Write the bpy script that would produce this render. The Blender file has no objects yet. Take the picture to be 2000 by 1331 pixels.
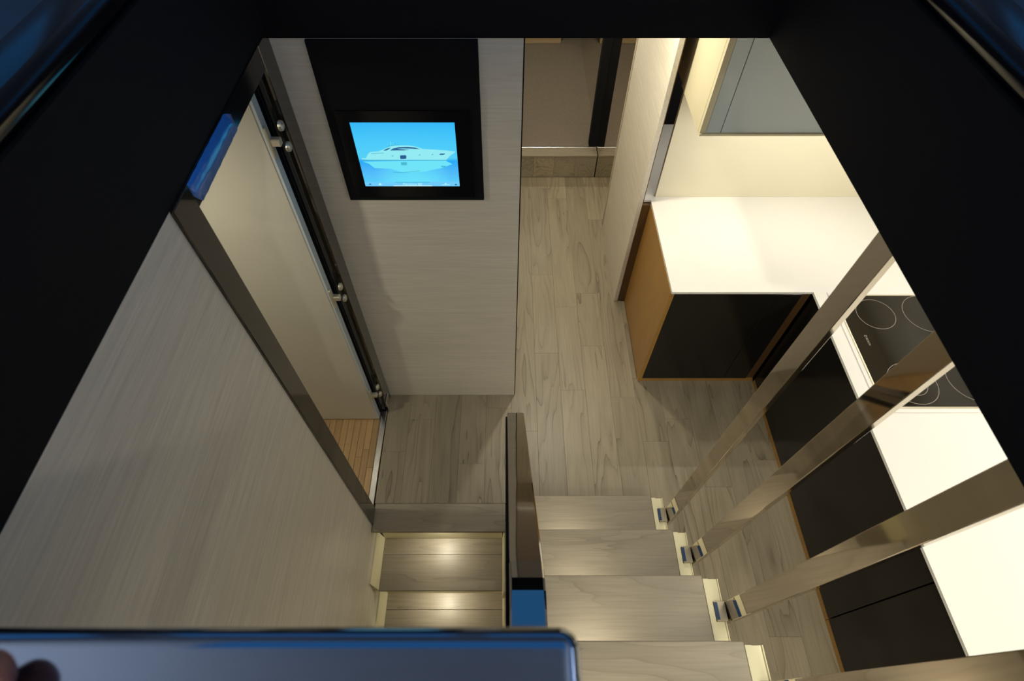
import bpy, bmesh, math, random
from mathutils import Vector, Matrix
random.seed(7)
SC = bpy.context.scene
COL = SC.collection

# ------------------------------------------------------------------ camera, world, exposure
cam_d = bpy.data.cameras.new('camera'); cam = bpy.data.objects.new('camera', cam_d); COL.objects.link(cam)
cam.location = (0, 0, 2.8); cam.rotation_euler = (math.radians(35.5), 0, 0)
cam_d.sensor_width = 36; cam_d.lens = 1072 / 2000 * 36; cam_d.shift_x = 0.0065
cam_d.clip_start = 0.01
cam_d.dof.use_dof = True; cam_d.dof.focus_distance = 2.4; cam_d.dof.aperture_fstop = 5.0
SC.camera = cam
W = bpy.data.worlds.new('dusk_sky'); SC.world = W; W.use_nodes = True
bg = W.node_tree.nodes['Background']; bg.inputs[0].default_value = (0.03, 0.16, 0.42, 1); bg.inputs[1].default_value = 1.0
SC.view_settings.view_transform = 'Standard'; SC.view_settings.look = 'None'
SC.view_settings.exposure = 0.0; SC.view_settings.gamma = 1.0; SC.view_settings.use_curve_mapping = False

WARM = (1.0, 0.935, 0.745)
STRIP = (1.0, 0.945, 0.83)
P_GALLEY_STRIP = 3.5      # per metre of under-cabinet strip
P_DOWN = 12.0               # galley / corridor downlights
P_STEP = 0.7              # step lights
P_BATH = 5.5
P_SALOON_FILL = 26.0

# ------------------------------------------------------------------ materials
def mat_new(name):
    m = bpy.data.materials.new(name); m.use_nodes = True
    nt = m.node_tree; b = nt.nodes['Principled BSDF']
    return m, nt, b
def setp(b, color=None, rough=None, metal=None, coat=None, spec=None):
    if color: b.inputs['Base Color'].default_value = (*color, 1)
    if rough is not None: b.inputs['Roughness'].default_value = rough
    if metal is not None: b.inputs['Metallic'].default_value = metal
    if coat is not None: b.inputs['Coat Weight'].default_value = coat; b.inputs['Coat Roughness'].default_value = 0.03
    if spec is not None: b.inputs['Specular IOR Level'].default_value = spec
def plain(name, color, rough=.5, metal=0, coat=0, spec=.5, vary=0.06, nscale=6.0, bump=0.0, bscale=60.0):
    """base colour with a faint procedural mottling and optional micro relief"""
    m, nt, b = mat_new(name); setp(b, color, rough, metal, coat, spec)
    N, L = nt.nodes, nt.links
    tc = N.new('ShaderNodeTexCoord'); nz = N.new('ShaderNodeTexNoise'); nz.inputs['Scale'].default_value = nscale; nz.inputs['Detail'].default_value = 3
    L.new(tc.outputs['Object'], nz.inputs['Vector'])
    mx = N.new('ShaderNodeMix'); mx.data_type = 'RGBA'
    mx.inputs[6].default_value = (*[c * (1 - vary) for c in color], 1); mx.inputs[7].default_value = (*[min(1, c * (1 + vary)) for c in color], 1)
    L.new(nz.outputs['Fac'], mx.inputs[0]); L.new(mx.outputs[2], b.inputs['Base Color'])
    if bump:
        n2 = N.new('ShaderNodeTexNoise'); n2.inputs['Scale'].default_value = bscale; n2.inputs['Detail'].default_value = 2
        L.new(tc.outputs['Object'], n2.inputs['Vector'])
        bp = N.new('ShaderNodeBump'); bp.inputs['Strength'].default_value = bump; bp.inputs['Distance'].default_value = .002
        L.new(n2.outputs['Fac'], bp.inputs['Height']); L.new(bp.outputs['Normal'], b.inputs['Normal'])
    return m
def emit(name, color, strength):
    m, nt, b = mat_new(name); setp(b, (0.02, 0.02, 0.02), .3)
    b.inputs['Emission Color'].default_value = (*color, 1); b.inputs['Emission Strength'].default_value = strength
    return m
def oak(name, axis, c1, c2, cd, rough=.38, rings=12.0, vary=.22, spread=6.5, lines=.85):
    """planed oak: contour lines of a stretched noise give cathedral grain; fine fibres along `axis`; per-piece tone"""
    m, nt, b = mat_new(name); setp(b, c1, rough)
    N, L = nt.nodes, nt.links
    ge = N.new('ShaderNodeNewGeometry'); oi = N.new('ShaderNodeObjectInfo')
    off = N.new('ShaderNodeVectorMath'); off.operation = 'SCALE'; off.inputs[0].default_value = (37.1, 53.7, 11.3)
    L.new(oi.outputs['Random'], off.inputs['Scale'])
    ad = N.new('ShaderNodeVectorMath'); ad.operation = 'ADD'; L.new(ge.outputs['Position'], ad.inputs[0]); L.new(off.outputs[0], ad.inputs[1])
    def stretched(a, c):
        mp = N.new('ShaderNodeVectorMath'); mp.operation = 'MULTIPLY'
        s = [c, c, c]; s[axis] = a; mp.inputs[1].default_value = s
        L.new(ad.outputs[0], mp.inputs[0]); return mp.outputs[0]
    n1 = N.new('ShaderNodeTexNoise'); n1.inputs['Scale'].default_value = 1; n1.inputs['Detail'].default_value = 3.0; n1.inputs['Roughness'].default_value = .42
    L.new(stretched(.75, spread), n1.inputs['Vector'])
    mu = N.new('ShaderNodeMath'); mu.operation = 'MULTIPLY'; mu.inputs[1].default_value = rings; L.new(n1.outputs['Fac'], mu.inputs[0])
    fr = N.new('ShaderNodeMath'); fr.operation = 'FRACT'; L.new(mu.outputs[0], fr.inputs[0])
    rp = N.new('ShaderNodeValToRGB'); e = rp.color_ramp.elements
    e[0].position = 0; e[0].color = (1, 1, 1, 1); e[1].position = 1; e[1].color = (.15, .15, .15, 1)
    e2 = rp.color_ramp.elements.new(.55); e2.color = (.08, .08, .08, 1); e3 = rp.color_ramp.elements.new(.12); e3.color = (.45, .45, .45, 1)
    L.new(fr.outputs[0], rp.inputs[0])
    n2 = N.new('ShaderNodeTexNoise'); n2.inputs['Scale'].default_value = 1; n2.inputs['Detail'].default_value = 4
    L.new(stretched(6.0, 170.0), n2.inputs['Vector'])
    n3 = N.new('ShaderNodeTexNoise'); n3.inputs['Scale'].default_value = 1; n3.inputs['Detail'].default_value = 2
    L.new(stretched(1.2, 9.0), n3.inputs['Vector'])
    m1 = N.new('ShaderNodeMix'); m1.data_type = 'RGBA'; m1.inputs[6].default_value = (*c1, 1); m1.inputs[7].default_value = (*c2, 1)
    L.new(n3.outputs['Fac'], m1.inputs[0])
    fm = N.new('ShaderNodeMath'); fm.operation = 'MULTIPLY'; L.new(rp.outputs[0], fm.inputs[0]); L.new(n2.outputs['Fac'], fm.inputs[1])
    nm = N.new('ShaderNodeTexNoise'); nm.inputs['Scale'].default_value = 1; nm.inputs['Detail'].default_value = 1; L.new(stretched(1.6, 8.0), nm.inputs['Vector'])
    rm = N.new('ShaderNodeMapRange'); rm.inputs[1].default_value = .38; rm.inputs[2].default_value = .62; rm.inputs[3].default_value = .25; L.new(nm.outputs['Fac'], rm.inputs[0])
    fk = N.new('ShaderNodeMath'); fk.operation = 'MULTIPLY'; L.new(fm.outputs[0], fk.inputs[0]); L.new(rm.outputs[0], fk.inputs[1]); fm = fk
    fm2 = N.new('ShaderNodeMath'); fm2.operation = 'MULTIPLY'; fm2.inputs[1].default_value = lines * 1.9; L.new(fm.outputs[0], fm2.inputs[0]); fm2.use_clamp = True
    m2 = N.new('ShaderNodeMix'); m2.data_type = 'RGBA'; m2.inputs[7].default_value = (*cd, 1)
    L.new(fm2.outputs[0], m2.inputs[0]); L.new(m1.outputs[2], m2.inputs[6])
    # fibres + tone per piece
    ad2 = N.new('ShaderNodeMath'); ad2.operation = 'MULTIPLY_ADD'; ad2.inputs[1].default_value = .50; ad2.inputs[2].default_value = .75; L.new(n2.outputs['Fac'], ad2.inputs[0])
    tn = N.new('ShaderNodeMath'); tn.operation = 'MULTIPLY_ADD'; tn.inputs[1].default_value = vary; tn.inputs[2].default_value = 1 - vary / 2; L.new(oi.outputs['Random'], tn.inputs[0])
    pr = N.new('ShaderNodeMath'); pr.operation = 'MULTIPLY'; L.new(ad2.outputs[0], pr.inputs[0]); L.new(tn.outputs[0], pr.inputs[1])
    sc = N.new('ShaderNodeVectorMath'); sc.operation = 'SCALE'; L.new(m2.outputs[2], sc.inputs[0]); L.new(pr.outputs[0], sc.inputs['Scale'])
    L.new(sc.outputs[0], b.inputs['Base Color'])
    bp = N.new('ShaderNodeBump'); bp.inputs['Strength'].default_value = .15; bp.inputs['Distance'].default_value = .001; bp.invert = True
    L.new(fm.outputs[0], bp.inputs['Height']); L.new(bp.outputs['Normal'], b.inputs['Normal'])
    return m
def veneer(name, axis, c1, c2, rough=.42):
    """pale laminated veneer: fine level lines along `axis`"""
    m, nt, b = mat_new(name); setp(b, c1, rough)
    N, L = nt.nodes, nt.links
    ge = N.new('ShaderNodeNewGeometry')
    def st(a, c, d):
        mp = N.new('ShaderNodeVectorMath'); mp.operation = 'MULTIPLY'; s = [c, c, c]; s[axis] = a; mp.inputs[1].default_value = s
        L.new(ge.outputs['Position'], mp.inputs[0]); n = N.new('ShaderNodeTexNoise'); n.inputs['Scale'].default_value = 1; n.inputs['Detail'].default_value = d
        L.new(mp.outputs[0], n.inputs['Vector']); return n.outputs['Fac']
    a = st(7.0, 190, 3); c = st(2.2, 60, 2)
    ma = N.new('ShaderNodeMath'); ma.operation = 'MULTIPLY_ADD'; ma.inputs[1].default_value = .65; L.new(a, ma.inputs[0])
    mb = N.new('ShaderNodeMath'); mb.operation = 'MULTIPLY'; mb.inputs[1].default_value = .35; L.new(c, mb.inputs[0]); L.new(mb.outputs[0], ma.inputs[2])
    rp = N.new('ShaderNodeValToRGB'); rp.color_ramp.elements[0].position = .36; rp.color_ramp.elements[1].position = .64
    rp.color_ramp.elements[0].color = (*c2, 1); rp.color_ramp.elements[1].color = (*c1, 1)
    L.new(ma.outputs[0], rp.inputs[0]); L.new(rp.outputs[0], b.inputs['Base Color'])
    return m
def steel(name, color, rough, wob=.0):
    m, nt, b = mat_new(name); setp(b, color, rough, 1.0)
    if wob:
        N, L = nt.nodes, nt.links
        tc = N.new('ShaderNodeTexCoord'); nz = N.new('ShaderNodeTexNoise'); nz.inputs['Scale'].default_value = 7; nz.inputs['Detail'].default_value = 0
        L.new(tc.outputs['Object'], nz.inputs['Vector'])
        bp = N.new('ShaderNodeBump'); bp.inputs['Strength'].default_value = wob; bp.inputs['Distance'].default_value = .01
        L.new(nz.outputs['Fac'], bp.inputs['Height']); L.new(bp.outputs['Normal'], b.inputs['Normal'])
    return m

M = {}
OC1, OC2, OCD = (.365, .31, .22), (.285, .24, .165), (.12, .09, .055)
M['oak_y'] = oak('weathered_oak_planks', 1, OC1, OC2, OCD)
M['oak_x'] = oak('weathered_oak_boards', 0, (.36, .31, .235), (.29, .245, .18), OCD, rough=.42, lines=.42)
M['teak'] = oak('teak_strips', 1, (.56, .36, .17), (.48, .30, .13), (.36, .21, .09), rough=.35, vary=.35, lines=.25)
M['veneer_y'] = veneer('pale_veneer_side', 1, (.76, .71, .62), (.63, .585, .51))
M['veneer_x'] = veneer('pale_veneer_front', 0, (.76, .71, .62), (.665, .615, .535))
M['black'] = plain('matt_black_lining', (.0075, .0075, .0095), .8, spec=.15, bump=.3, bscale=300)
M['gloss_black'] = plain('gloss_black', (.006, .006, .008), .16, spec=.45)
M['bronze'] = plain('dark_bronze_lacquer', (.045, .038, .030), .10, metal=.55, coat=.6, vary=.03)
M['steel'] = steel('polished_steel', (.66, .60, .51), .05, .05)
M['dark_steel'] = steel('dark_polished_steel', (.42, .385, .36), .045, .12)
M['rail_steel'] = steel('rail_polished_steel', (.33, .36, .42), .10, .0)
M['tab'] = plain('brushed_bracket', (.42, .36, .26), .4, metal=.3)
M['chrome'] = steel('bright_chrome', (.85, .85, .85), .22)
M['hinge_steel'] = plain('cast_hinge_metal', (.62, .57, .45), .32, metal=.6)
M['cream'] = plain('cream_lacquer', (.80, .74, .50), .5, vary=.03)
M['white'] = plain('white_composite', (.80, .79, .76), .35, vary=.01)
M['splash'] = plain('cream_backsplash', (.80, .745, .58), .28, vary=.02)
M['door_white'] = plain('gloss_white_door', (.62, .59, .505), .12, coat=.3, vary=.02)
M['bath_white'] = plain('bath_white', (.72, .68, .60), .35, vary=.02)
M['front_black'] = plain('charcoal_gloss_front', (.010, .009, .008), .16, spec=.35, vary=.15)
M['golden'] = oak('golden_oak_panel', 2, (.42, .23, .055), (.36, .19, .045), (.30, .15, .035), rough=.4, rings=4, lines=.12, vary=.05)
M['brown'] = oak('brown_oak_edge', 2, (.13, .068, .026), (.10, .052, .02), (.12, .06, .02), rough=.4, rings=4, lines=.2, vary=.05)
M['cab_grey'] = plain('pale_grey_gloss_front', (.56, .63, .67), .18, coat=.3, vary=.02)
M['cab_cream'] = plain('cream_cabinet_side', (.66, .60, .42), .4, vary=.03)
M['carpet'] = plain('taupe_carpet', (.20, .165, .13), .95, vary=.25, nscale=90, bump=.6, bscale=350)
def arch_glass(name, tint):
    m = bpy.data.materials.new(name); m.use_nodes = True; nt = m.node_tree; N, L = nt.nodes, nt.links
    N.remove(N['Principled BSDF']); tr = N.new('ShaderNodeBsdfTransparent'); tr.inputs[0].default_value = (*tint, 1)
    gl = N.new('ShaderNodeBsdfGlossy'); gl.inputs['Roughness'].default_value = .02; fz = N.new('ShaderNodeFresnel'); fz.inputs[0].default_value = 1.45
    ge = N.new('ShaderNodeNewGeometry'); inv = N.new('ShaderNodeMath'); inv.operation = 'SUBTRACT'; inv.inputs[0].default_value = 1; L.new(ge.outputs['Backfacing'], inv.inputs[1])
    ff = N.new('ShaderNodeMath'); ff.operation = 'MULTIPLY'; L.new(fz.outputs[0], ff.inputs[0]); L.new(inv.outputs[0], ff.inputs[1])
    mx = N.new('ShaderNodeMixShader'); L.new(ff.outputs[0], mx.inputs[0]); L.new(tr.outputs[0], mx.inputs[1]); L.new(gl.outputs[0], mx.inputs[2])
    L.new(mx.outputs[0], N['Material Output'].inputs['Surface']); return m
M['smoked_glass'] = arch_glass('clear_stair_glass', (.86, .85, .82))
M['mirror'] = steel('mirror_glass', (.80, .75, .66), .015)
M['light_wood'] = oak('light_wood', 0, (.52, .40, .24), (.46, .35, .2), (.36, .26, .15), vary=.05, lines=.2)
M['sheet'] = plain('crinkled_blue', (.03, .20, .72), .22, coat=.4, vary=.15, nscale=14, bump=.8, bscale=18)
M['tape'] = plain('blue_masking_tape', (.012, .05, .15), .5, vary=.1)
M['glass_black'] = plain('ceramic_glass', (.012, .010, .007), .06, spec=.4, vary=.1)
M['ring'] = plain('printed_ring', (.20, .18, .15), .4)
M['print'] = plain('printed_mark', (.42, .39, .33), .5)
M['deck_grey'] = plain('saloon_ceiling', (.46, .46, .48), .6)
M['low_ceiling'] = plain('lower_deck_headliner', (.26, .24, .20), .6)
M['deck_dark'] = plain('saloon_floor', (.03, .03, .035), .35)
M['skin'] = plain('skin', (.30, .11, .08), .45, vary=.15, nscale=30)
M['sleeve'] = plain('dark_sleeve', (.02, .022, .035), .85)
M['lens'] = emit('lamp_lens', WARM, 6)
M['step_lens'] = emit('step_lamp_lens', WARM, 4)
M['basin'] = plain('ceramic', (.80, .78, .72), .12, coat=.4, vary=.01)

# ------------------------------------------------------------------ mesh helpers
def finish(bm, name, mat, parent=None, smooth=False):
    me = bpy.data.meshes.new(name); bm.normal_update(); bm.to_mesh(me); bm.free()
    me.materials.append(mat)
    if smooth:
        for p in me.polygons: p.use_smooth = True
    o = bpy.data.objects.new(name, me); COL.objects.link(o)
    if parent: o.parent = parent
    return o
def add_box(bm, x0, x1, y0, y1, z0, z1, bev=0, seg=1):
    b2 = bmesh.new()
    bmesh.ops.create_cube(b2, size=1)
    for v in b2.verts:
        v.co = Vector(((x0 + x1) / 2 + v.co.x * (x1 - x0), (y0 + y1) / 2 + v.co.y * (y1 - y0), (z0 + z1) / 2 + v.co.z * (z1 - z0)))
    if bev: bmesh.ops.bevel(b2, geom=b2.edges[:], offset=bev, segments=seg, profile=.5, affect='EDGES', clamp_overlap=True)
    t = bpy.data.meshes.new('t'); b2.to_mesh(t); b2.free(); bm.from_mesh(t); bpy.data.meshes.remove(t)
def box(name, x0, x1, y0, y1, z0, z1, mat, parent=None, bev=0, seg=1):
    bm = bmesh.new(); add_box(bm, x0, x1, y0, y1, z0, z1, bev, seg)
    return finish(bm, name, M[mat] if isinstance(mat, str) else mat, parent, smooth=seg > 1)
def boxes(name, lst, mat, parent=None, bev=0):
    bm = bmesh.new()
    for b in lst: add_box(bm, *b, bev)
    return finish(bm, name, M[mat], parent)
def prism(name, pts, axis, a0, a1, mat, parent=None):
    """extrude polygon pts along axis (0: pts are y,z; 1: x,z; 2: x,y)"""
    bm = bmesh.new()
    def co(p, a): return [(a, p[0], p[1]), (p[0], a, p[1]), (p[0], p[1], a)][axis]
    A = [bm.verts.new(co(p, a0)) for p in pts]; B = [bm.verts.new(co(p, a1)) for p in pts]
    bm.faces.new(A); bm.faces.new(B[::-1]); n = len(pts)
    for i in range(n): bm.faces.new((A[i], A[(i + 1) % n], B[(i + 1) % n], B[i]))
    bmesh.ops.recalc_face_normals(bm, faces=bm.faces[:])
    return finish(bm, name, M[mat] if isinstance(mat, str) else mat, parent)
def lathe(name, prof, c, mat, parent=None, seg=32, axis='z'):
    bm = bmesh.new(); rows = []
    for r, h in prof:
        row = []
        for i in range(seg):
            a = 2 * math.pi * i / seg
            p = (r * math.cos(a), r * math.sin(a), h)
            if axis == 'y': p = (p[0], p[2], p[1])
            if axis == 'x': p = (p[2], p[0], p[1])
            row.append(bm.verts.new((c[0] + p[0], c[1] + p[1], c[2] + p[2])))
        rows.append(row)
    for a, b in zip(rows, rows[1:]):
        for i in range(seg): bm.faces.new((a[i], a[(i + 1) % seg], b[(i + 1) % seg], b[i]))
    bm.faces.new(rows[0]); bm.faces.new(rows[-1])
    bmesh.ops.recalc_face_normals(bm, faces=bm.faces[:])
    return finish(bm, name, M[mat], parent, smooth=False)
def ring(name, c, r, w, h, mat, parent, seg=56, arc=1.0, a0=0):
    bm = bmesh.new(); n = int(seg * arc); full = arc >= 1; P = []
    for i in range(n if full else n + 1):
        a = a0 + 2 * math.pi * i / seg
        P.append([bm.verts.new((c[0] + rr * math.cos(a), c[1] + rr * math.sin(a), c[2] + hh)) for rr, hh in ((r - w / 2, 0), (r + w / 2, 0), (r + w / 2, h), (r - w / 2, h))])
    k = len(P)
    for i in range(k if full else k - 1):
        A, B = P[i], P[(i + 1) % k]
        for j in range(4): bm.faces.new((A[j], B[j], B[(j + 1) % 4], A[(j + 1) % 4]))
    bmesh.ops.recalc_face_normals(bm, faces=bm.faces[:])
    return finish(bm, name, M[mat], parent)
def tag(o, label, cat, group=None, kind=None):
    o['label'] = label; o['category'] = cat
    if group: o['group'] = group
    if kind: o['kind'] = kind
    return o
def thing(name, loc, label, cat, group=None, kind=None):
    o = bpy.data.objects.new(name, None); COL.objects.link(o); o.location = (0, 0, 0); o.empty_display_size = .05
    # parts are modelled in world coordinates; the Empty stands at the thing's base
    o.location = loc
    return tag(o, label, cat, group, kind)
def adopt(root):
    """keep world placement of parts after the root got its base location"""
    for ch in root.children:
        ch.matrix_parent_inverse = Matrix.Translation(-Vector(root.location))
def struct(o, label, cat): return tag(o, label, cat, kind='structure')
def area(name, loc, size, power, parent=None, rot=(0, 0, 0), color=WARM, shape='DISK', size_y=None, spread=None):
    l = bpy.data.lights.new(name, 'AREA'); l.energy = power; l.color = color; l.shape = shape; l.size = size
    if size_y: l.size_y = size_y
    if spread: l.spread = spread
    o = bpy.data.objects.new(name, l); COL.objects.link(o); o.location = loc; o.rotation_euler = rot
    if parent: o.parent = parent
    return o

ZC = 2.03        # lower-deck ceiling / bottom edge of the stairwell lining
XL, XR, YF = -.675, .75, 1.605
ZD = 2.34        # upper deck level
YB = -1.25       # aft end of the stairwell

# ------------------------------------------------------------------ lower deck shell
# oak floor laid lengthwise, plank by plank
fl = boxes('floor', [(-.69, 2.2, .872, 3.72, -.06, -.012), (0.012, 2.2, -1.3, .83, -.06, -.012)], 'brown')
struct(fl, 'weathered grey oak plank floor of landing, passage and galley', 'floor')
JO = {1: [3.46, 1.373], 2: [3.46, 2.55, 1.9], 3: [3.335, 2.267, 1.638, .6], 4: [3.46, 2.384, 1.955, .9], 5: [3.1, 1.59, .2], 6: [2.8, 1.31],
      -5: [1.25], -4: [1.447], -3: [1.7], -2: [1.18], -1: [1.52], 0: [2.9, 1.8], 7: [1.45, .5], 8: [1.05, -.1], 9: [1.30, .35]}
def plank(x0, x1, y0, y1, mat='oak_y', z=0.0, t=.012):
    o = box('plank', x0 + .0003, x1 - .0003, y0 + .0003, y1 - .0003, z - t, z + random.uniform(-.0003, .0003), mat, fl, bev=.0005); return o
for k in range(-6, 10):
    x0, x1 = .035 + .145 * (k - 0), .035 + .145 * (k + 1)
    kk = k + 1 if k >= 0 else k
    x0 = max(x0, XL); x1 = min(x1, 1.475)
    if x1 - x0 < .02: continue
    segs = []
    if x0 < -.001 and x1 > .012:      # column cut by the divider
        segs = [(.964, YF + .02)]
        lo = .964
    elif x1 <= .012: segs = [(.964, YF + .02)]
    else: segs = [(-.62, 3.594 if x1 < .80 else 1.72)]
    for a, b in segs:
        js = sorted([j for j in JO.get(kk, [1.2]) if a + .05 < j < b - .05])
        e = [a] + js + [b]
        for p, q in zip(e, e[1:]): plank(x0, x1, p, q)
plank(.012, .035, -.62, .962); plank(.76, .7855, 1.7205, 2.3175); plank(.76, .7855, 2.346, 3.042)
nb = box('nosing_board', XL + .004, .0, .818, .963, -.022, .0003, 'oak_x', fl, bev=.0015)
# raised cabin beyond the passage
cf = box('floor', -.69, 2.2, 3.70, 6.24, .05, .205, 'carpet'); struct(cf, 'taupe carpet of the raised cabin beyond the passage', 'floor')
st = thing('cabin_step', (.4, 3.65, 0), 'oak step with steel edge strip at the end of the passage', 'step', kind='structure')
for i in range(4):
    box('riser_board', .057 + .162 * i, .057 + .162 * (i + 1) - .0012, 3.597, 3.612, .001, .190, 'oak_y', st)
box('step_tread', .057, .705, 3.590, 3.685, .1895, .205, 'oak_x', st, bev=.002)
box('edge_strip', .057, .705, 3.6855, 3.699, .185, .211, 'chrome', st, bev=.002)
adopt(st)

# walls
wl = boxes('wall_left', [(XL - .03, XL, YB, .852, -1.3, 2.052), (XL - .03, XL, .8495, 1.63, -1.3, -.03)], 'veneer_y')
struct(wl, 'pale veneer side wall of the stairwell, grain running level', 'wall')
wf = box('wall_front', -.80, .052, YF + .001, YF + .034, .0005, ZC + .012, 'veneer_x'); struct(wf, 'pale veneer wall that carries the black display panel', 'wall')
ed = box('trim_1', .0525, .0565, YF + .004, YF + .034, .0005, ZC, 'gloss_black'); struct(ed, 'thin black edge strip at the passage corner of the display wall', 'trim')
wc = box('wall_passage', .022, .0525, YF + .035, 6.2, 0.0005, ZC, 'veneer_y'); struct(wc, 'veneer wall lining the left of the passage', 'wall')
pa = thing('wall_partition', (.73, 2.68, 0), 'tall pale veneer partition between passage and galley', 'wall', kind='structure')
box('veneer_panel', .716, .7395, 2.318, 3.04, .0005, ZC, 'veneer_y', pa, bev=.0008)
box('edge_band', .7396, .7430, 2.318, 3.04, .0005, ZC, 'brown', pa)
adopt(pa)
fi = box('trim_2', .7432, .786, 2.322, 2.345, .0005, .806, 'brown'); struct(fi, 'dark brown wood filler between partition and golden end panel', 'trim')
mi = tag(box('mirror', .708, .7155, 3.043, 5.2, .0005, ZC, 'mirror'), 'full height mirror lining the far end of the passage', 'mirror')
po = box('trim_3', .648, .7075, 3.70, 3.76, .2055, ZC, 'black'); struct(po, 'black door post standing on the cabin step against the mirror', 'trim')
wcab = box('wall_cabin', -.7, 2.2, 6.2, 6.24, -.06, 2.34, 'deck_grey'); struct(wcab, 'far wall of the cabin', 'wall')
cb = thing('bedside_cabinet', (.36, 5.5, .205), 'light wood cabinet standing on the taupe carpet', 'cabinet')
box('body', .17, .525, 5.30, 5.75, .2055, .72, 'light_wood', cb, bev=.004); box('drawer_front', .185, .51, 5.288, 5.2995, .28, .46, 'light_wood', cb, bev=.002)
box('drawer_front', .185, .51, 5.288, 5.2995, .48, .70, 'light_wood', cb, bev=.002); adopt(cb)
# galley walls
bs = box('wall_backsplash', .815, 2.15, 2.370, 2.392, .8235, 1.437, 'splash'); struct(bs, 'smooth cream backsplash behind the white worktop', 'wall')
wg = box('wall_right', 2.152, 2.2, -1.3, 6.24, 0, 2.34, 'bath_white'); struct(wg, 'cream outer wall of the galley', 'wall')
wd = box('wall_niche', .7165, 2.15, 3.05, 3.08, .0, ZC, 'black'); struct(wd, 'black back of the niche beside the partition', 'wall')
wa = box('wall_aft', .76, 2.152, -1.34, -1.30, 0, ZC, 'bath_white'); struct(wa, 'aft wall closing the galley', 'wall')
we = box('wall_under_stair', XL - .03, .76, YB - .06, YB - .02, -1.3, 2.2, 'deck_dark'); struct(we, 'dark bulkhead behind the stairs', 'wall')
bf = box('floor', XL, .0, -.9, .83, -1.3, -1.26, 'oak_x'); struct(bf, 'lower lobby floor at the foot of the descending stair', 'floor')
# ceiling with the stairwell opening
ce = boxes('ceiling', [(XR + .02, 2.2, -1.34, YF, ZC, ZC + .04), (-.69, 2.2, YF + .03, 6.24, ZC, ZC + .04), (-2.0, XL - .03, -1.34, 1.7, 2.055, 2.095)], 'low_ceiling')
struct(ce, 'lower deck ceiling around the stairwell opening', 'ceiling')
# black lining of the opening
ll = box('wall_stairwell_left', XL - .03, XL + .0, YB, YF, 2.053, ZD, 'black'); struct(ll, 'matt black lining of the stairwell opening above the veneer wall', 'wall')
lr = box('wall_stairwell_right', XR, XR + .02, YB, YF, ZC, ZD, 'black'); struct(lr, 'matt black lining of the stairwell opening above the steel bars', 'wall')
lf = box('wall_stairwell_front', XL - .03, XR + .02, YF, YF + .03, ZC, ZD, 'black'); struct(lf, 'matt black lining of the stairwell opening above the display', 'wall')
for n, (x0, x1, y0, y1), t in (('trim_4', (XL - .11, XL - .004, YB, YF), 'left'), ('trim_5', (XR + .004, XR + .11, YB, YF), 'right'), ('trim_6', (XL - .11, XR + .11, YF + .003, YF + .1), 'front')):
    o = box(n, x0, x1, y0, y1, ZD, ZD + .045, 'gloss_black', bev=.020, seg=5)
    struct(o, 'gloss black rounded coaming on the %s of the stairwell opening' % {'left': 'port side', 'right': 'galley side', 'front': 'forward side'}[t], 'trim')

hl = boxes('wall_light_shell', [(-2.30, -2.25, -2.65, 6.32, -1.45, ZD), (2.45, 2.50, -2.65, 6.32, -1.45, ZD), (-2.30, 2.50, -2.70, -2.65, -1.45, ZD), (-2.30, 2.50, 6.32, 6.37, -1.45, ZD),
                         (-2.30, 2.50, -2.70, 6.37, -1.50, -1.45), (-2.30, 2.50, 3.2, 6.37, ZD, ZD + .05)], 'deck_dark')
struct(hl, 'dark outer shell added to shut sky light out of the lower deck', 'wall')  # unseen shell added to stop sky light leaking in below deck
wn = box('wall_stair_well', .0004, .011, -.9, .87, -1.26, -.013, 'cream'); struct(wn, 'cream side wall of the descending stair below the landing', 'wall')
# ------------------------------------------------------------------ upper deck saloon: floor, walls with windows, ceiling
uf = boxes('floor', [(-2.2, XL - .03, -2.6, 3.2, ZD - .05, ZD), (XR + .02, 2.4, -2.6, 3.2, ZD - .05, ZD), (XL - .03, XR + .02, YF + .03, 3.2, ZD - .05, ZD),
                     (XL - .03, XR + .02, -2.6, YB, ZD - .05, ZD), (XL, .045, YB, -.06, ZD - .05, ZD)], 'deck_dark')
struct(uf, 'dark saloon floor around the stairwell opening', 'floor')
def windowed(name, fixed, axis, a0, a1, wins, label, z0=ZD, z1=4.25, zs=2.95, ze=3.75):
    L = []; cur = a0
    def add(p, q, zz0, zz1): L.append((fixed, fixed + .05, p, q, zz0, zz1) if axis == 1 else (p, q, fixed, fixed + .05, zz0, zz1))
    for w0, w1 in wins:
        add(cur, w0, z0, z1); add(w0, w1, z0, zs); add(w0, w1, ze, z1); cur = w1
    add(cur, a1, z0, z1)
    struct(boxes(name, L, 'deck_grey'), label, 'wall')
windowed('wall_saloon_left', -2.25, 1, -2.6, 3.2, [(-2.2, -.4), (-.2, 1.4), (1.6, 2.9)], 'saloon side wall with wide windows, port')
windowed('wall_saloon_right', 2.4, 1, -2.6, 3.2, [(-2.2, -.4), (-.2, 1.4), (1.6, 2.9)], 'saloon side wall with wide windows, galley side')
windowed('wall_saloon_front', 3.2, 0, -2.25, 2.45, [(-1.9, -.1), (.1, 2.1)], 'saloon front wall with two windscreens')
windowed('wall_saloon_aft', -2.65, 0, -2.25, 2.45, [(-1.9, 2.1)], 'saloon aft wall with wide opening', zs=2.6)
uc = boxes('ceiling', [(-2.25, -1.1, -2.65, 3.25, 4.25, 4.3), (-1.1, 1.5, -2.65, .47, 4.25, 4.3), (-1.1, 1.5, 1.5, 3.25, 4.25, 4.3), (1.5, 2.45, -2.65, 3.25, 4.25, 4.3)], 'deck_grey')  # roof gap added and sized so the rails mirror blue sky
struct(uc, 'saloon ceiling with an opening added for blue reflections in the rails', 'ceiling')

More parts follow.
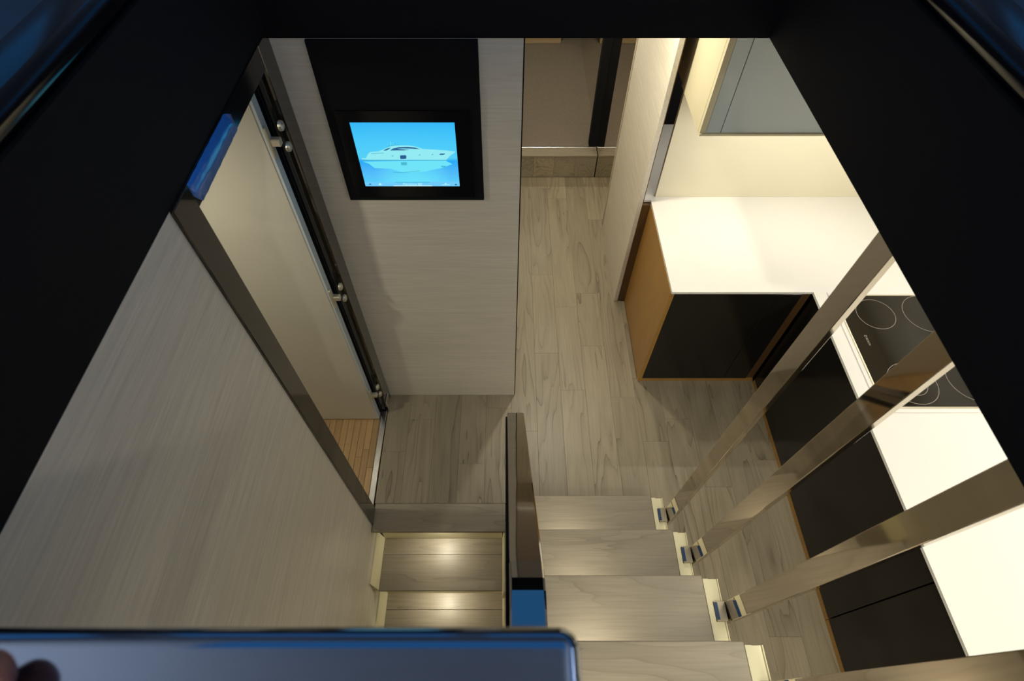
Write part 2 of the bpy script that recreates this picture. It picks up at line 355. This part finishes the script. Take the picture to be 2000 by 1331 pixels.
# ------------------------------------------------------------------ doorway in the left wall
fr = thing('trim_7', (-.69, 1.2, 0), 'dark bronze door frame in the stairwell wall', 'door frame', kind='structure')
box('jamb', XL - .032, XL + .008, .85, .935, .0005, 2.0525, 'bronze', fr, bev=.002)
box('jamb', XL - .030, XL + .004, 1.515, YF - .002, .0005, 2.0525, 'bronze', fr, bev=.002)
box('header', XL - .032, XL + .003, .935, 1.515, 1.988, 2.0525, 'gloss_black', fr, bev=.001)
box('jamb_lining', XL - .11, XL - .030, 1.492, YF - .002, .0005, 2.0525, 'gloss_black', fr)
box('jamb_lining', XL - .11, XL - .033, .85, .93, .0005, 2.0525, 'gloss_black', fr)
box('door_seal', XL - .029, XL - .012, 1.500, 1.514, .02, 1.985, 'bronze', fr)
adopt(fr)
sill = box('trim_8', XL - .035, XL - .004, .937, 1.51, -.004, .006, 'chrome', bev=.002); struct(sill, 'polished steel threshold strip of the doorway', 'trim')
foot = thing('trim_9', (-.685, 1.53, 0), 'small chrome foot cap at the bottom of the door jamb', 'trim', kind='structure')
box('cap', XL + .0045, XL + .010, 1.50, 1.56, .001, .10, 'chrome', foot, bev=.002); adopt(foot)
d1 = thing('door_1', (-1.03, 1.47, .012), 'glossy white door leaf swung open into the washroom', 'door', kind='structure')
box('leaf', -1.37, -.722, 1.442, 1.480, .012, 2.03, 'door_white', d1, bev=.003)
box('edge_band', -.7215, -.7135, 1.444, 1.478, .014, 2.028, 'cab_grey', d1)
def hinge(z):
    h = box('hinge', -.745, -.718, 1.4805, 1.4915, z - .05, z + .05, 'bronze', d1)
    for dz in (-.036, .036): lathe('hinge_boss', [(.0155, 0), (.0165, .004), (.0145, .010), (.009, .013)], (XL - .002, 1.478, z + dz), 'hinge_steel', h, 16, axis='x')
    boxes('hinge_arm', [(-.7130, -.676, 1.440, 1.462, z - .012, z + .012), (-.7130, -.704, 1.436, 1.456, z - .052, z + .052)], 'hinge_steel', h, bev=.003)
    return h
for z in (1.80, 1.07, .27): hinge(z)
adopt(d1)
for h in d1.children:
    for s in h.children: s.matrix_parent_inverse = Matrix()
tf = box('floor', -1.95, XL - .036, .30, 1.66, -.06, -.010, 'brown'); struct(tf, 'golden teak strip floor of the washroom', 'floor')
k = 0; x = XL - .037
while x > -1.5:
    e = [.80, .80 + random.uniform(.2, .5), 1.64]
    for p, q in zip(e, e[1:]): box('teak_strip', x - .0342, x - .0008, p + .0006, q - .0006, -.010, -.0005, 'teak', tf, bev=.0006)
    x -= .035
for nm, b_, l_ in (('wall_washroom_outer', (-2.0, -1.95, .25, 1.70, -.06, 2.055), 'outer wall of the washroom'), ('wall_washroom_front', (-1.95, -.79, 1.64, 1.69, -.01, 2.055), 'forward wall of the washroom'),
                   ('wall_washroom_aft', (-1.95, -.706, .25, .30, -.06, 2.055), 'aft wall of the washroom')):
    struct(box(nm, *b_, 'bath_white'), l_, 'wall')
va = thing('vanity', (-1.2, .45, 0), 'white washroom vanity with a round basin', 'vanity')
box('cabinet_body', -1.60, -.80, .302, .74, 0.0, .78, 'bath_white', va, bev=.004); box('top', -1.62, -.79, .302, .76, .78, .81, 'white', va, bev=.004)
bsn = lathe('basin', [(.06, .812), (.17, .86), (.20, .92), (.19, .92), (.15, .865), (.03, .835)], (-1.2, .53, 0), 'basin', va, 40)
adopt(va)

# thin crinkled blue film laid over the door header
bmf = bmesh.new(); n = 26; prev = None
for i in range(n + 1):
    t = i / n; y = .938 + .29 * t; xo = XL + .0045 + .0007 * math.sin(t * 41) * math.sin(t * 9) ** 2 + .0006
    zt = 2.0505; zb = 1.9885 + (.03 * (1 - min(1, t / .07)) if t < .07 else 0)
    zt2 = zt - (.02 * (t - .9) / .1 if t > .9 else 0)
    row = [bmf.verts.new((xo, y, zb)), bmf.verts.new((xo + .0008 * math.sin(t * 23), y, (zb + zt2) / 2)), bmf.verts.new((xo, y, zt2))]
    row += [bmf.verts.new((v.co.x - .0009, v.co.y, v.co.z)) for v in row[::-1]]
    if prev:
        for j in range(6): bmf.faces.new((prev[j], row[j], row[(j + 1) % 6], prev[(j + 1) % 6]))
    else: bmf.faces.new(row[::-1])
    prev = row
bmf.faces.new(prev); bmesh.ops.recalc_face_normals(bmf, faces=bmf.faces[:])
tag(finish(bmf, 'header_sheet', M['sheet'], smooth=True), 'crinkled blue film stuck to the black door header', 'sheet')

# ------------------------------------------------------------------ display
YP = 1.594
dp = thing('display_panel', (-.325, YF, 1.45), 'black wall panel with a lit touchscreen showing a motor yacht', 'display')
box('backing_panel', -.570, -.078, YP, YF - .0005, 1.455, ZC - .001, 'black', dp, bev=.001)
boxes('bezel', [(-.541, -.112, YP - .005, YP - .0002, 1.775, 1.815), (-.541, -.112, YP - .005, YP - .0002, 1.475, 1.522), (-.541, -.500, YP - .005, YP - .0002, 1.522, 1.775), (-.163, -.112, YP - .005, YP - .0002, 1.522, 1.775)], 'gloss_black', dp)
def gradient_screen():
    m, nt, b = mat_new('screen_sky'); setp(b, (.01, .01, .01), .2)
    N, L = nt.nodes, nt.links
    ge = N.new('ShaderNodeNewGeometry'); sx = N.new('ShaderNodeSeparateXYZ'); L.new(ge.outputs['Position'], sx.inputs[0])
    mr = N.new('ShaderNodeMapRange'); mr.inputs[1].default_value = 1.522; mr.inputs[2].default_value = 1.775; L.new(sx.outputs['Z'], mr.inputs[0])
    rp = N.new('ShaderNodeValToRGB'); e = rp.color_ramp.elements
    e[0].position = 0; e[0].color = (.05, .55, 1, 1); e[1].position = 1; e[1].color = (.035, .50, .98, 1)
    for p, c in ((.09, (.10, .62, 1, 1)), (.25, (.08, .50, 1, 1)), (.42, (.02, .42, .95, 1)), (.47, (.09, .66, .98, 1)), (.7, (.07, .62, 1, 1))):
        q = e.new(p); q.color = c
    L.new(mr.outputs[0], rp.inputs[0])
    # glow of the reflected hull in the middle of the picture
    mx = N.new('ShaderNodeMix'); mx.data_type = 'RGBA'; mx.inputs[7].default_value = (.14, .78, 1, 1)
    dx = N.new('ShaderNodeMath'); dx.operation = 'MULTIPLY_ADD'; dx.inputs[1].default_value = 1 / .13; dx.inputs[2].default_value = .325 / .13; L.new(sx.outputs['X'], dx.inputs[0])
    d2 = N.new('ShaderNodeMath'); d2.operation = 'POWER'; d2.inputs[1].default_value = 2; L.new(dx.outputs[0], d2.inputs[0])
    d3 = N.new('ShaderNodeMath'); d3.operation = 'SUBTRACT'; d3.inputs[0].default_value = 1; d3.use_clamp = True; L.new(d2.outputs[0], d3.inputs[1])
    lo = N.new('ShaderNodeMapRange'); lo.inputs[1].default_value = .6; lo.inputs[2].default_value = .1; L.new(mr.outputs[0], lo.inputs[0])
    ml = N.new('ShaderNodeMath'); ml.operation = 'MULTIPLY'; L.new(d3.outputs[0], ml.inputs[0]); L.new(lo.outputs[0], ml.inputs[1])
    L.new(ml.outputs[0], mx.inputs[0]); L.new(rp.outputs[0], mx.inputs[6])
    L.new(mx.outputs[2], b.inputs['Emission Color']); b.inputs['Emission Strength'].default_value = .95
    return m
scr = box('screen', -.4995, -.1635, YP - .0035, YP - .0003, 1.5225, 1.7745, gradient_screen(), dp)
def pic(p):      # picture coordinates (0..1 across, 0..1 down) on the screen
    return (-.4995 + .336 * p[0], 1.7745 - .252 * p[1])
def uv(x, y):
    v = (y - 140) / 935; xl = 200 + 225 * v; xr = 1765 + 73 * v; return ((x - xl) / (xr - xl), v)
LAY = [0]
def shape(name, pts, mat):
    LAY[0] += 1; y = YP - .0036 - .00006 * LAY[0]
    return prism(name, [pic(uv(*p)) for p in pts], 1, y, y + .00005, mat, scr)
E_hull = emit('picture_hull', (.30, .86, .93), .95); E_dark = emit('picture_dark', (.02, .13, .35), .8); E_refl = emit('picture_reflection', (.16, .80, .98), .95)
E_shade = emit('picture_shade', (.07, .52, .72), .9); E_bar = emit('picture_bar', (.16, .62, 1.0), .95); E_text = emit('picture_text', (.5, .95, 1), 1)
E_pale = emit('picture_pale', (.62, .95, 1.0), 1.0)
shape('picture_reflection', [(380, 690), (1630, 678), (1730, 730), (1560, 790), (1280, 850), (1000, 860), (800, 800), (560, 790), (470, 720)], E_refl)
shape('picture_reflected_window', [(955, 700), (1045, 700), (1045, 745), (960, 745)], E_shade)
shape('picture_reflected_port', [(1555, 755), (1630, 755), (1625, 775), (1560, 772)], E_shade)
shape('picture_wake_line', [(840, 850), (1000, 855), (1240, 825), (1240, 832), (1000, 864), (850, 862)], E_shade)
shape('picture_hull', [(368, 655), (365, 640), (430, 638), (465, 575), (500, 548), (620, 540), (720, 500), (800, 468), (900, 455), (1060, 455), (1180, 470), (1290, 505), (1480, 515), (1640, 525), (1700, 535), (1780, 545), (1700, 600), (1640, 665), (1200, 668), (600, 672)], E_hull)
shape('picture_waterline', [(368, 662), (1640, 664), (1635, 674), (380, 678)], E_shade)
shape('picture_side_window', [(690, 525), (760, 495), (810, 488), (770, 512), (745, 526)], E_dark)
shape('picture_cabin_window', [(795, 525), (840, 498), (930, 478), (1060, 474), (1170, 484), (1245, 507), (1130, 500), (1000, 497), (900, 500), (940, 507), (1090, 517), (1000, 524)], E_dark)
shape('picture_hull_window', [(945, 598), (1025, 594), (1038, 605), (1038, 640), (1025, 650), (955, 652), (944, 640)], E_dark)
shape('picture_port', [(1532, 578), (1560, 570), (1618, 571), (1618, 580), (1590, 590), (1545, 590)], E_dark)
for px_, py_ in ((830, 606), (1240, 590), (1432, 584)): shape('picture_port', [(px_ - 13, py_ - 6), (px_ + 13, py_ - 6), (px_ + 11, py_ + 7), (px_ - 11, py_ + 7)], E_shade)
shape('picture_vent', [(510, 568), (700, 558), (700, 566), (515, 576)], E_shade)
shape('picture_mast', [(862, 410), (876, 408), (892, 440), (880, 440)], E_shade); shape('picture_aerial', [(806, 400), (814, 400), (814, 445), (806, 445)], E_hull)
shape('picture_radar_arch', [(770, 458), (840, 446), (930, 440), (930, 447), (840, 456), (780, 466)], E_shade)
shape('picture_menu_bar', [(408, 1008), (1832, 1000), (1838, 1074), (425, 1074)], E_bar)
shape('picture_menu_edge', [(865, 1004), (1390, 1004), (1385, 1014), (870, 1014)], E_shade)
shape('picture_menu_base', [(845, 1062), (1425, 1062), (1425, 1073), (845, 1073)], E_pale)
shape('picture_icon', [(470, 1050), (485, 1032), (498, 1032), (512, 1054), (500, 1054), (490, 1044), (480, 1054)], E_dark)
shape('picture_icon', [(615, 1055), (640, 1020), (672, 1055)], E_text); shape('picture_icon', [(1612, 1040), (1628, 1016), (1645, 1040)], E_text)
shape('picture_icon', [(1570, 1048), (1690, 1046), (1690, 1056), (1570, 1056)], E_text); shape('picture_icon', [(1765, 1038), (1798, 1038), (1798, 1056), (1765, 1056)], E_dark)
def text(name, body, size, loc, rot, mat, parent):
    cu = bpy.data.curves.new(name, 'FONT'); cu.body = body; cu.size = size; cu.align_x = 'CENTER'; cu.align_y = 'CENTER'
    o = bpy.data.objects.new(name, cu); COL.objects.link(o)
    dg = bpy.context.evaluated_depsgraph_get(); me = bpy.data.meshes.new_from_object(o.evaluated_get(dg)); bpy.data.objects.remove(o)
    me.transform(Matrix.Translation(loc) @ Matrix(rot)); me.materials.clear(); me.materials.append(mat)
    t = bpy.data.objects.new(name, me); COL.objects.link(t); t.parent = parent; return t
tx, tz = pic(uv(1130, 1038))
text('picture_caption', 'Pershing 80', .0145, (tx, YP - .0068, tz), ((1, 0, 0, 0), (0, 0, -1, 0), (0, 1, 0, 0), (0, 0, 0, 1)), E_text, scr)
adopt(dp)

# ------------------------------------------------------------------ ascending stair
us = thing('ascending_stair', (.35, .8, 0), 'grey oak stair climbing beside the galley, treads with cream end channels', 'stairs')
NOSE = [.915 - .2333 * i for i in range(9)]
for i, y in enumerate(NOSE):
    z = .25 * (i + 1)
    x0 = .028 if i < 4 else .066
    td = box('tread', x0, .690, y - .275, y, z - .045, z, 'oak_x', us, bev=.003)
    ch = boxes('end_channel', [(.6915, .7105, y - .272, y - .011, z - .055, z - .003), (.7125, .7450, y - .272, y - .011, z - .055, z - .012), (.7425, .7450, y - .272, y - .011, z - .012, z - .005)], 'cream', td)
    if i < 4:
        ba = (.792, .551, .303, .055)[i]
        box('bracket', .7128, .7495, ba - .001, ba + .061, z - .0115, z + .002, 'tab', td, bev=.001)
        box('tape_strip', .7122, .7235, ba + .004, ba + .058, z + .0021, z + .0031, 'tape', td)
    ln = lathe('step_lamp', [(.011, 0), (.012, .004)], (.27, y - .030, z - .0495), 'step_lens', td, 16)
adopt(us)
for i in (1, 2, 3, 4):
    a = area('step_light', (.27, NOSE[i] - .030, .25 * (i + 1) - .052), .02, P_STEP); a.parent = us; a.matrix_parent_inverse = Matrix.Translation(-Vector(us.location))
ORD = ['lowest', 'second', 'third', 'fourth']
BARY = [(.792, .761), (.551, .513), (.303, .272), (.055, .033)]
for i in range(4):
    ya, yt = BARY[i]; z = .25 * (i + 1)
    b = thing('support_bar', (.76, ya + .03, z), 'polished steel flat bar rising from the %s tread of the ascending stair' % ORD[i], 'steel bar', 'polished bars along the ascending stair')
    o = prism('bar', [(ya, z - .06), (ya + .062, z - .06), (yt + .062, ZC - .0005), (yt, ZC - .0005)], 0, .7535, .7705, 'steel', b)
    bm = bmesh.new(); bm.from_mesh(o.data)
    for v in bm.verts: v.co.x += .085 * (ya + .031 - v.co.y)
    bmesh.ops.bevel(bm, geom=bm.edges[:], offset=.0016, segments=2, profile=.5, affect='EDGES'); bm.to_mesh(o.data); bm.free()
    box('foot_plate', .7455, .7498, ya + .008, ya + .052, z - .05, z - .0125, 'dark_steel', b)
    adopt(b)

# ------------------------------------------------------------------ descending stair
ds = thing('descending_stair', (-.33, .6, -1.26), 'lamp-lit oak stair descending beside the veneer wall, cream risers', 'stairs')
YN = [.818 - .2265 * i for i in range(6)]     # nosing lines, landing first
for i in range(1, 6):
    z = -.25 * i; yn = YN[i]; yr = YN[i - 1] + .038
    td = boxes('tread', [(-.652, -.0165, yr - .085, yr - .0008, z - .022, z), (-.652, -.0165, yn, yr - .0862, z - .022, z)], 'oak_x', ds, bev=.0012)
    box('riser', -.652, -.0165, yr, yr + .014, z - .03, z + .225, 'cream', ds)
    prism('side_channel', [(-.6745, z + .02), (-.6745, z + .135), (-.668, z + .135), (-.6525, z + .004), (-.6525, z - .03), (-.6745, z - .03)], 1, yn + .004, yr, 'cream', td)
    prism('side_channel', [(-.0005, z + .135), (-.0005, z - .03), (-.016, z - .03), (-.016, z + .004), (-.007, z + .135)], 1, yn - .03, yr + .012, 'cream', td)
    lathe('step_lamp', [(.012, 0), (.013, .004)], (-.33, YN[i - 1] + .019, z + .2235), 'step_lens', td, 16)
adopt(ds)
for i in range(1, 5):
    a = area('step_light', (-.33, YN[i - 1] + .02, -.25 * i + .221), .022, P_STEP); a.parent = ds; a.matrix_parent_inverse = Matrix.Translation(-Vector(ds.location))

# ------------------------------------------------------------------ divider with sloping handrail
hr = thing('stair_handrail', (.05, .9, 0), 'dark mirror-polished handrail on a black divider between the two stairs', 'handrail')
S0, S1 = (.965, .985), (.222, 1.79)
def ribbon(pts, x0, x1, th, name, mat, parent, bev=.004):
    """flat rail following (y,z) points, width x0..x1"""
    bm = bmesh.new(); rows = []
    for i, (y, z) in enumerate(pts):
        a = Vector(pts[max(0, i - 1)]); c = Vector(pts[min(len(pts) - 1, i + 1)]); t = (c - a).normalized(); nrm = Vector((t.y, -t.x))
        if nrm.y < 0: nrm = -nrm
        q = Vector((y, z)) - nrm * th
        rows.append([bm.verts.new((x0, y, z)), bm.verts.new((x1, y, z)), bm.verts.new((x1, q.x, q.y)), bm.verts.new((x0, q.x, q.y))])
    for A, B in zip(rows, rows[1:]):
        for j in range(4): bm.faces.new((A[j], B[j], B[(j + 1) % 4], A[(j + 1) % 4]))
    bm.faces.new(rows[0]); bm.faces.new(rows[-1]); bmesh.ops.recalc_face_normals(bm, faces=bm.faces[:])
    ed = [e for e in bm.edges if abs(e.verts[0].co.x - e.verts[1].co.x) < 1e-6 and e.calc_face_angle(0) > 1.0]
    bmesh.ops.bevel(bm, geom=ed, offset=bev, segments=2, profile=.5, affect='EDGES')
    return finish(bm, name, M[mat], parent)
pts = [S0]
pts += [(S0[0] + (S1[0] - S0[0]) * t, S0[1] + (S1[1] - S0[1]) * t) for t in (.25, .5, .75, .96)]
pts += [(S1[0] - .004, S1[1] - .004), (.195, 1.800), (.165, 1.803), (.12, 1.803), (-.04, 1.803)]
ribbon(pts, .007, .069, .030, 'rail', 'dark_steel', hr)
ribbon([(y, z - .0305) for y, z in pts], .0004, .060, .034, 'rail_channel', 'black', hr, bev=.002)
prism('glass_panel', [(.885, .001), (.925, .955), (.222, 1.700), (.185, 1.732), (-.02, 1.732), (-.02, .001)], 0, .014, .024, 'smoked_glass', hr)
prism('base_channel', [(.90, .0006), (.90, .05), (.85, .05), (.10, .86), (-.02, .86), (-.02, .70), (.12, .70), (.78, .0006)], 0, .0245, .0275, 'black', hr)
adopt(hr)

# ------------------------------------------------------------------ guard rail at the head of the descending stair
gr = thing('guard_rail', (-.3, .01, 1.0), 'broad mirror-polished steel rail across the head of the stairwell', 'guard rail')
RZ = 2.40
box('rail', XL + .002, .049, -.045, .0575, RZ - .040, RZ, 'rail_steel', gr, bev=.014, seg=8)
box('rail_panel', XL + .002, .020, -.018, .006, 1.86, RZ - .0405, 'gloss_black', gr, bev=.002)
box('post', .0205, .0445, -.022, .010, 1.81, RZ - .0405, 'dark_steel', gr, bev=.003)
adopt(gr)

# ------------------------------------------------------------------ galley
CT = .823
ct = prism('countertop', [(.788, 1.690), (1.455, 1.690), (1.455, -.62), (2.15, -.62), (2.15, 3.045), (.7435, 3.045), (.7435, 2.3455), (.788, 2.3455)], 2, CT - .014, CT, 'white')
tag(ct, 'white composite worktop running round the corner of the galley', 'worktop')
def cabinet(x0, x1, label, fronts, end_panel=False, filler=None):
    c = thing('base_cabinet', ((x0 + x1) / 2, 2.0, 0), label, 'cabinet', 'base cabinets')
    box('carcass', x0 + (.021 if end_panel else .001), x1, 1.722, 2.366, .002, CT - .0145, 'brown', c)
    if end_panel: box('end_panel', x0, x0 + .020, 1.697, 2.368, .001, CT - .0145, 'golden', c, bev=.001)
    box('plinth', x0 + (.021 if end_panel else 0), x1, 1.702, 1.7215, .001, .030, 'golden', c)
    for a, b in fronts: box('door', a, b, 1.699, 1.7212, .034, .796, 'front_black', c, bev=.0015)
    if filler: box('filler_strip', filler[0], filler[1], 1.706, 1.7213, .031, .806, 'brown', c)
    adopt(c)
cabinet(.786, 1.462, 'charcoal corner base cabinet with a golden oak end panel', [(.8075, 1.2845), (1.2865, 1.418)], True, (1.4195, 1.4615))
def side_cabinet(y0, y1, label):
    c = thing('base_cabinet', (1.8, (y0 + y1) / 2, 0), label, 'cabinet', 'base cabinets')
    box('carcass', 1.492, 2.148, y0 + .0005, y1 - .0005, .002, CT - .0145, 'brown', c)
    box('plinth', 1.468, 1.4915, y0 + .0002, y1 - .0002, .001, .034, 'golden', c)
    box('door', 1.466, 1.4912, y0 + .0015, y1 - .0015, .037, .797, 'front_black', c, bev=.0015); adopt(c)
side_cabinet(1.055, 1.690, 'charcoal base cabinet under the far part of the black hob')
side_cabinet(.418, 1.053, 'charcoal base cabinet between the hob cabinet and the next seam, behind the third steel bar')
side_cabinet(-.22, .416, 'charcoal base cabinet beside the fourth tread of the ascending stair')
hb = thing('hob', (1.83, 1.37, CT), 'black ceramic hob with printed cooking rings set in the worktop', 'hob')
hz = CT + .0003
prism('frame', [(1.516, 1.05), (2.12, 1.05), (2.12, 1.686), (1.516, 1.686)], 2, hz, hz + .004, 'white', hb)
boxes('edge_trim', [(1.534, 1.5405, 1.068, 1.668, hz + .0041, hz + .0072), (2.098, 2.1045, 1.068, 1.668, hz + .0041, hz + .0072), (1.5406, 2.0979, 1.068, 1.0745, hz + .0041, hz + .0072), (1.5406, 2.0979, 1.6615, 1.668, hz + .0041, hz + .0072)], 'hinge_steel', hb)
box('glass_plate', 1.5408, 2.0977, 1.0747, 1.6613, hz + .0041, hz + .0078, 'glass_black', hb)
rz = hz + .0079
for c, r in (((1.690, 1.553), .085), ((1.925, 1.555), .105), ((1.700, 1.185), .100), ((1.965, 1.205), .110), ((1.700, 1.185), .058)):
    ring('cooking_ring', (c[0], c[1], rz), r, .0028, .0003, 'ring', hb)
ring('emblem', (1.5965, 1.428, rz), .0052, .0016, .0003, 'print', hb, 20)
text('maker_mark', 'BOSCH', .0125, (1.5965, 1.398, rz + .0003), ((0, 1, 0, 0), (-1, 0, 0, 0), (0, 0, 1, 0), (0, 0, 0, 1)), M['print'], hb)
adopt(hb)
uc_ = thing('wall_cabinet', (1.4, 2.2, 1.443), 'pale grey gloss wall cabinet with cream sides above the worktop', 'cabinet')
box('carcass', .800, 2.148, 2.034, 2.3935, 1.443, ZC - .001, 'cab_cream', uc_, bev=.001)
box('bottom_rail', .801, 2.148, 2.006, 2.0338, 1.4435, 1.4535, 'cab_cream', uc_, bev=.001)
box('side_edge', .801, .825, 2.012, 2.0338, 1.454, ZC - .001, 'cab_cream', uc_)
box('filler_strip', .826, .886, 2.012, 2.0338, 1.4545, ZC - .001, 'cab_grey', uc_, bev=.001)
for a, b in ((.8885, 1.50), (1.5025, 2.147)): box('door', a, b, 2.012, 2.0338, 1.4545, ZC - .001, 'cab_grey', uc_, bev=.001)
adopt(uc_)
rb = tag(box('cabinet_return', .808, 2.148, 2.396, 3.046, 1.443, ZC - .001, 'cab_cream'), 'cream return box running on behind the wall cabinet', 'cabinet')
rc = thing('wall_cabinet', (2.0, 1.0, 1.443), 'pale grey gloss wall cabinet over the hob run, on the outer wall', 'cabinet')
box('carcass', 1.87, 2.150, -.62, 2.004, 1.443, ZC - .001, 'cab_cream', rc)
for a, b in ((-.62, .25), (.253, 1.12), (1.123, 2.0)): box('door', 1.85, 1.8695, a, b, 1.4545, ZC - .001, 'cab_grey', rc, bev=.001)
adopt(rc)
# under-cabinet strips
s1 = thing('strip_light', (1.45, 2.08, 1.435), 'slim strip lamp under the wall cabinet above the backsplash', 'lamp')
box('housing', .86, 1.84, 2.07, 2.095, 1.436, 1.4428, 'white', s1); adopt(s1)
a = area('strip_lamp', (1.35, 2.0825, 1.4345), .96, P_GALLEY_STRIP * .96, color=STRIP, shape='RECTANGLE', size_y=.012); a.parent = s1; a.matrix_parent_inverse = Matrix.Translation(-Vector(s1.location))
s2 = thing('strip_light', (1.90, .9, 1.435), 'slim strip lamp under the wall cabinet over the hob', 'lamp')
box('housing', 1.895, 1.92, -.40, 1.95, 1.436, 1.4428, 'white', s2); adopt(s2)
a = area('strip_lamp', (1.9075, .80, 1.4345), .012, P_GALLEY_STRIP * 2.0, color=STRIP, shape='RECTANGLE', size_y=2.3); a.parent = s2; a.matrix_parent_inverse = Matrix.Translation(-Vector(s2.location))

s4 = thing('strip_light', (1.1, 2.7, 1.435), 'short strip lamp in the niche behind the backsplash', 'lamp')
box('housing', .90, 1.30, 2.69, 2.715, 1.436, 1.4428, 'white', s4); adopt(s4)
a = area('strip_lamp', (1.1, 2.7025, 1.4345), .38, P_GALLEY_STRIP * .4, color=STRIP, shape='RECTANGLE', size_y=.012); a.parent = s4; a.matrix_parent_inverse = Matrix.Translation(-Vector(s4.location))
# ------------------------------------------------------------------ ceiling downlights
def downlight(x, y, z, power, label, size=.07, color=WARM):
    d = thing('downlight', (x, y, z), label, 'ceiling light', 'recessed downlights')
    ring('bezel', (x, y, z - .006), size / 2 + .008, .014, .0055, 'chrome', d, 28)
    lathe('lens', [(size / 2, z - .003), (size / 2, z - .0005)], (x, y, 0), 'lens', d, 24)
    adopt(d)
    a = area('lamp', (x, y, z - .008), size, power, color=color); a.parent = d; a.matrix_parent_inverse = Matrix.Translation(-Vector(d.location))
downlight(.38, 2.25, ZC, P_DOWN * .75, 'round downlight over the passage beside the partition')
downlight(.38, 3.2, ZC, P_DOWN * .45, 'round downlight over the passage beside the mirror')
s3 = thing('strip_light', (1.0, .05, ZC), 'long linear lamp on the galley ceiling beside the steel bars', 'lamp')
box('housing', .955, 1.045, -.75, .85, ZC - .012, ZC - .0005, 'white', s3, bev=.002); adopt(s3)
a = area('strip_lamp', (1.0, .05, ZC - .0135), .07, P_DOWN * 1.15, shape='RECTANGLE', size_y=1.5); a.parent = s3; a.matrix_parent_inverse = Matrix.Translation(-Vector(s3.location))
downlight(.3, 4.6, ZC, P_DOWN * .5, 'round downlight over the cabin carpet')
downlight(-1.25, .95, 2.055, P_BATH, 'round downlight in the washroom ceiling')
COOL = (.72, .84, 1.0)
def fill_uplight(x, sgn, label):  # added unseen uplights, soft fill for saloon ceiling and stairwell walls
    d = thing('saloon_fill', (x, .3, 2.80), label, 'fill lamp', 'added saloon fill lights')
    box('bracket', min(x, x + sgn * .05), max(x, x + sgn * .05), .26, .34, 2.72, 2.80, 'dark_steel', d, bev=.004)
    box('bowl', min(x + sgn * .051, x + sgn * .14), max(x + sgn * .051, x + sgn * .14), .18, .42, 2.74, 2.80, 'white', d, bev=.012)
    adopt(d)
    a = area('lamp', (x + sgn * .095, .3, 2.806), .07, P_SALOON_FILL, rot=(math.pi, 0, 0), color=COOL, shape='RECTANGLE', size_y=.2); a.parent = d; a.matrix_parent_inverse = Matrix.Translation(-Vector(d.location))
downlight(0, -1.2, 4.25, 14.0, 'added round fill light in the saloon ceiling over the stair head', .14, (1, .93, .82))  # added unseen lamp that brightens the display wall and stairs
fill_uplight(-2.199, 1, 'added white bowl fill light on the port wall of the saloon')
fill_uplight(2.399, -1, 'added white bowl fill light on the galley side wall of the saloon')

# ------------------------------------------------------------------ hand on the rail (only the thumb tip reaches into the picture)
def skin_mesh(name, verts, edges, radii, mat, parent=None):
    me = bpy.data.meshes.new(name); me.from_pydata(verts, edges, []); o = bpy.data.objects.new(name, me); COL.objects.link(o)
    md = o.modifiers.new('skin', 'SKIN'); md.use_smooth_shade = True; o.modifiers.new('sub', 'SUBSURF').levels = 2; o.modifiers['sub'].render_levels = 2
    for v, r in zip(me.skin_vertices[0].data, radii): v.radius = (r, r)
    me.skin_vertices[0].data[0].use_root = True
    dg = bpy.context.evaluated_depsgraph_get(); m2 = bpy.data.meshes.new_from_object(o.evaluated_get(dg)); bpy.data.objects.remove(o)
    m2.materials.clear(); m2.materials.append(mat)
    for p in m2.polygons: p.use_smooth = True
    r = bpy.data.objects.new(name, m2); COL.objects.link(r)
    if parent: r.parent = parent
    return r
hx, hy, hz_ = -.40, .0, RZ
V = [(hx - .05, hy - .16, hz_ + .09), (hx - .035, hy - .10, hz_ + .055), (hx - .01, hy - .045, hz_ + .034)]; Ed = [(0, 1), (1, 2)]; Rr = [.030, .027, .024]
def chain(base, ptsr):
    p = base
    for (x, y, z, r) in ptsr:
        V.append((x, y, z)); Rr.append(r); Ed.append((p, len(V) - 1)); p = len(V) - 1
for dx, l in ((-.052, .92), (-.026, 1.0), (.0, 1.04), (.026, .98)):
    chain(2, [(hx + dx, hy - .018, hz_ + .028, .0125), (hx + dx, hy + .010, hz_ + .030, .0105), (hx + dx, hy + .034 * l, hz_ + .022, .0095), (hx + dx, hy + .048 * l, hz_ + .0125, .0085)])
chain(2, [(hx + .040, hy - .020, hz_ + .024, .0160), (hx + .076, hy + .012, hz_ + .0215, .0160), (hx + .104, hy + .036, hz_ + .0195, .0150)])
hd = thing('hand', (hx, hy, RZ), 'bare hand resting on the broad polished rail, thumb pointing along it', 'hand')
skin_mesh('palm_and_fingers', V, Ed, Rr, M['skin'], hd)
skin_mesh('sleeve', [(hx - .047, hy - .148, hz_ + .083), (hx - .12, hy - .36, hz_ + .20), (hx - .14, hy - .52, hz_ + .34)], [(0, 1), (1, 2)], [.040, .048, .055], M['sleeve'], hd)
adopt(hd)
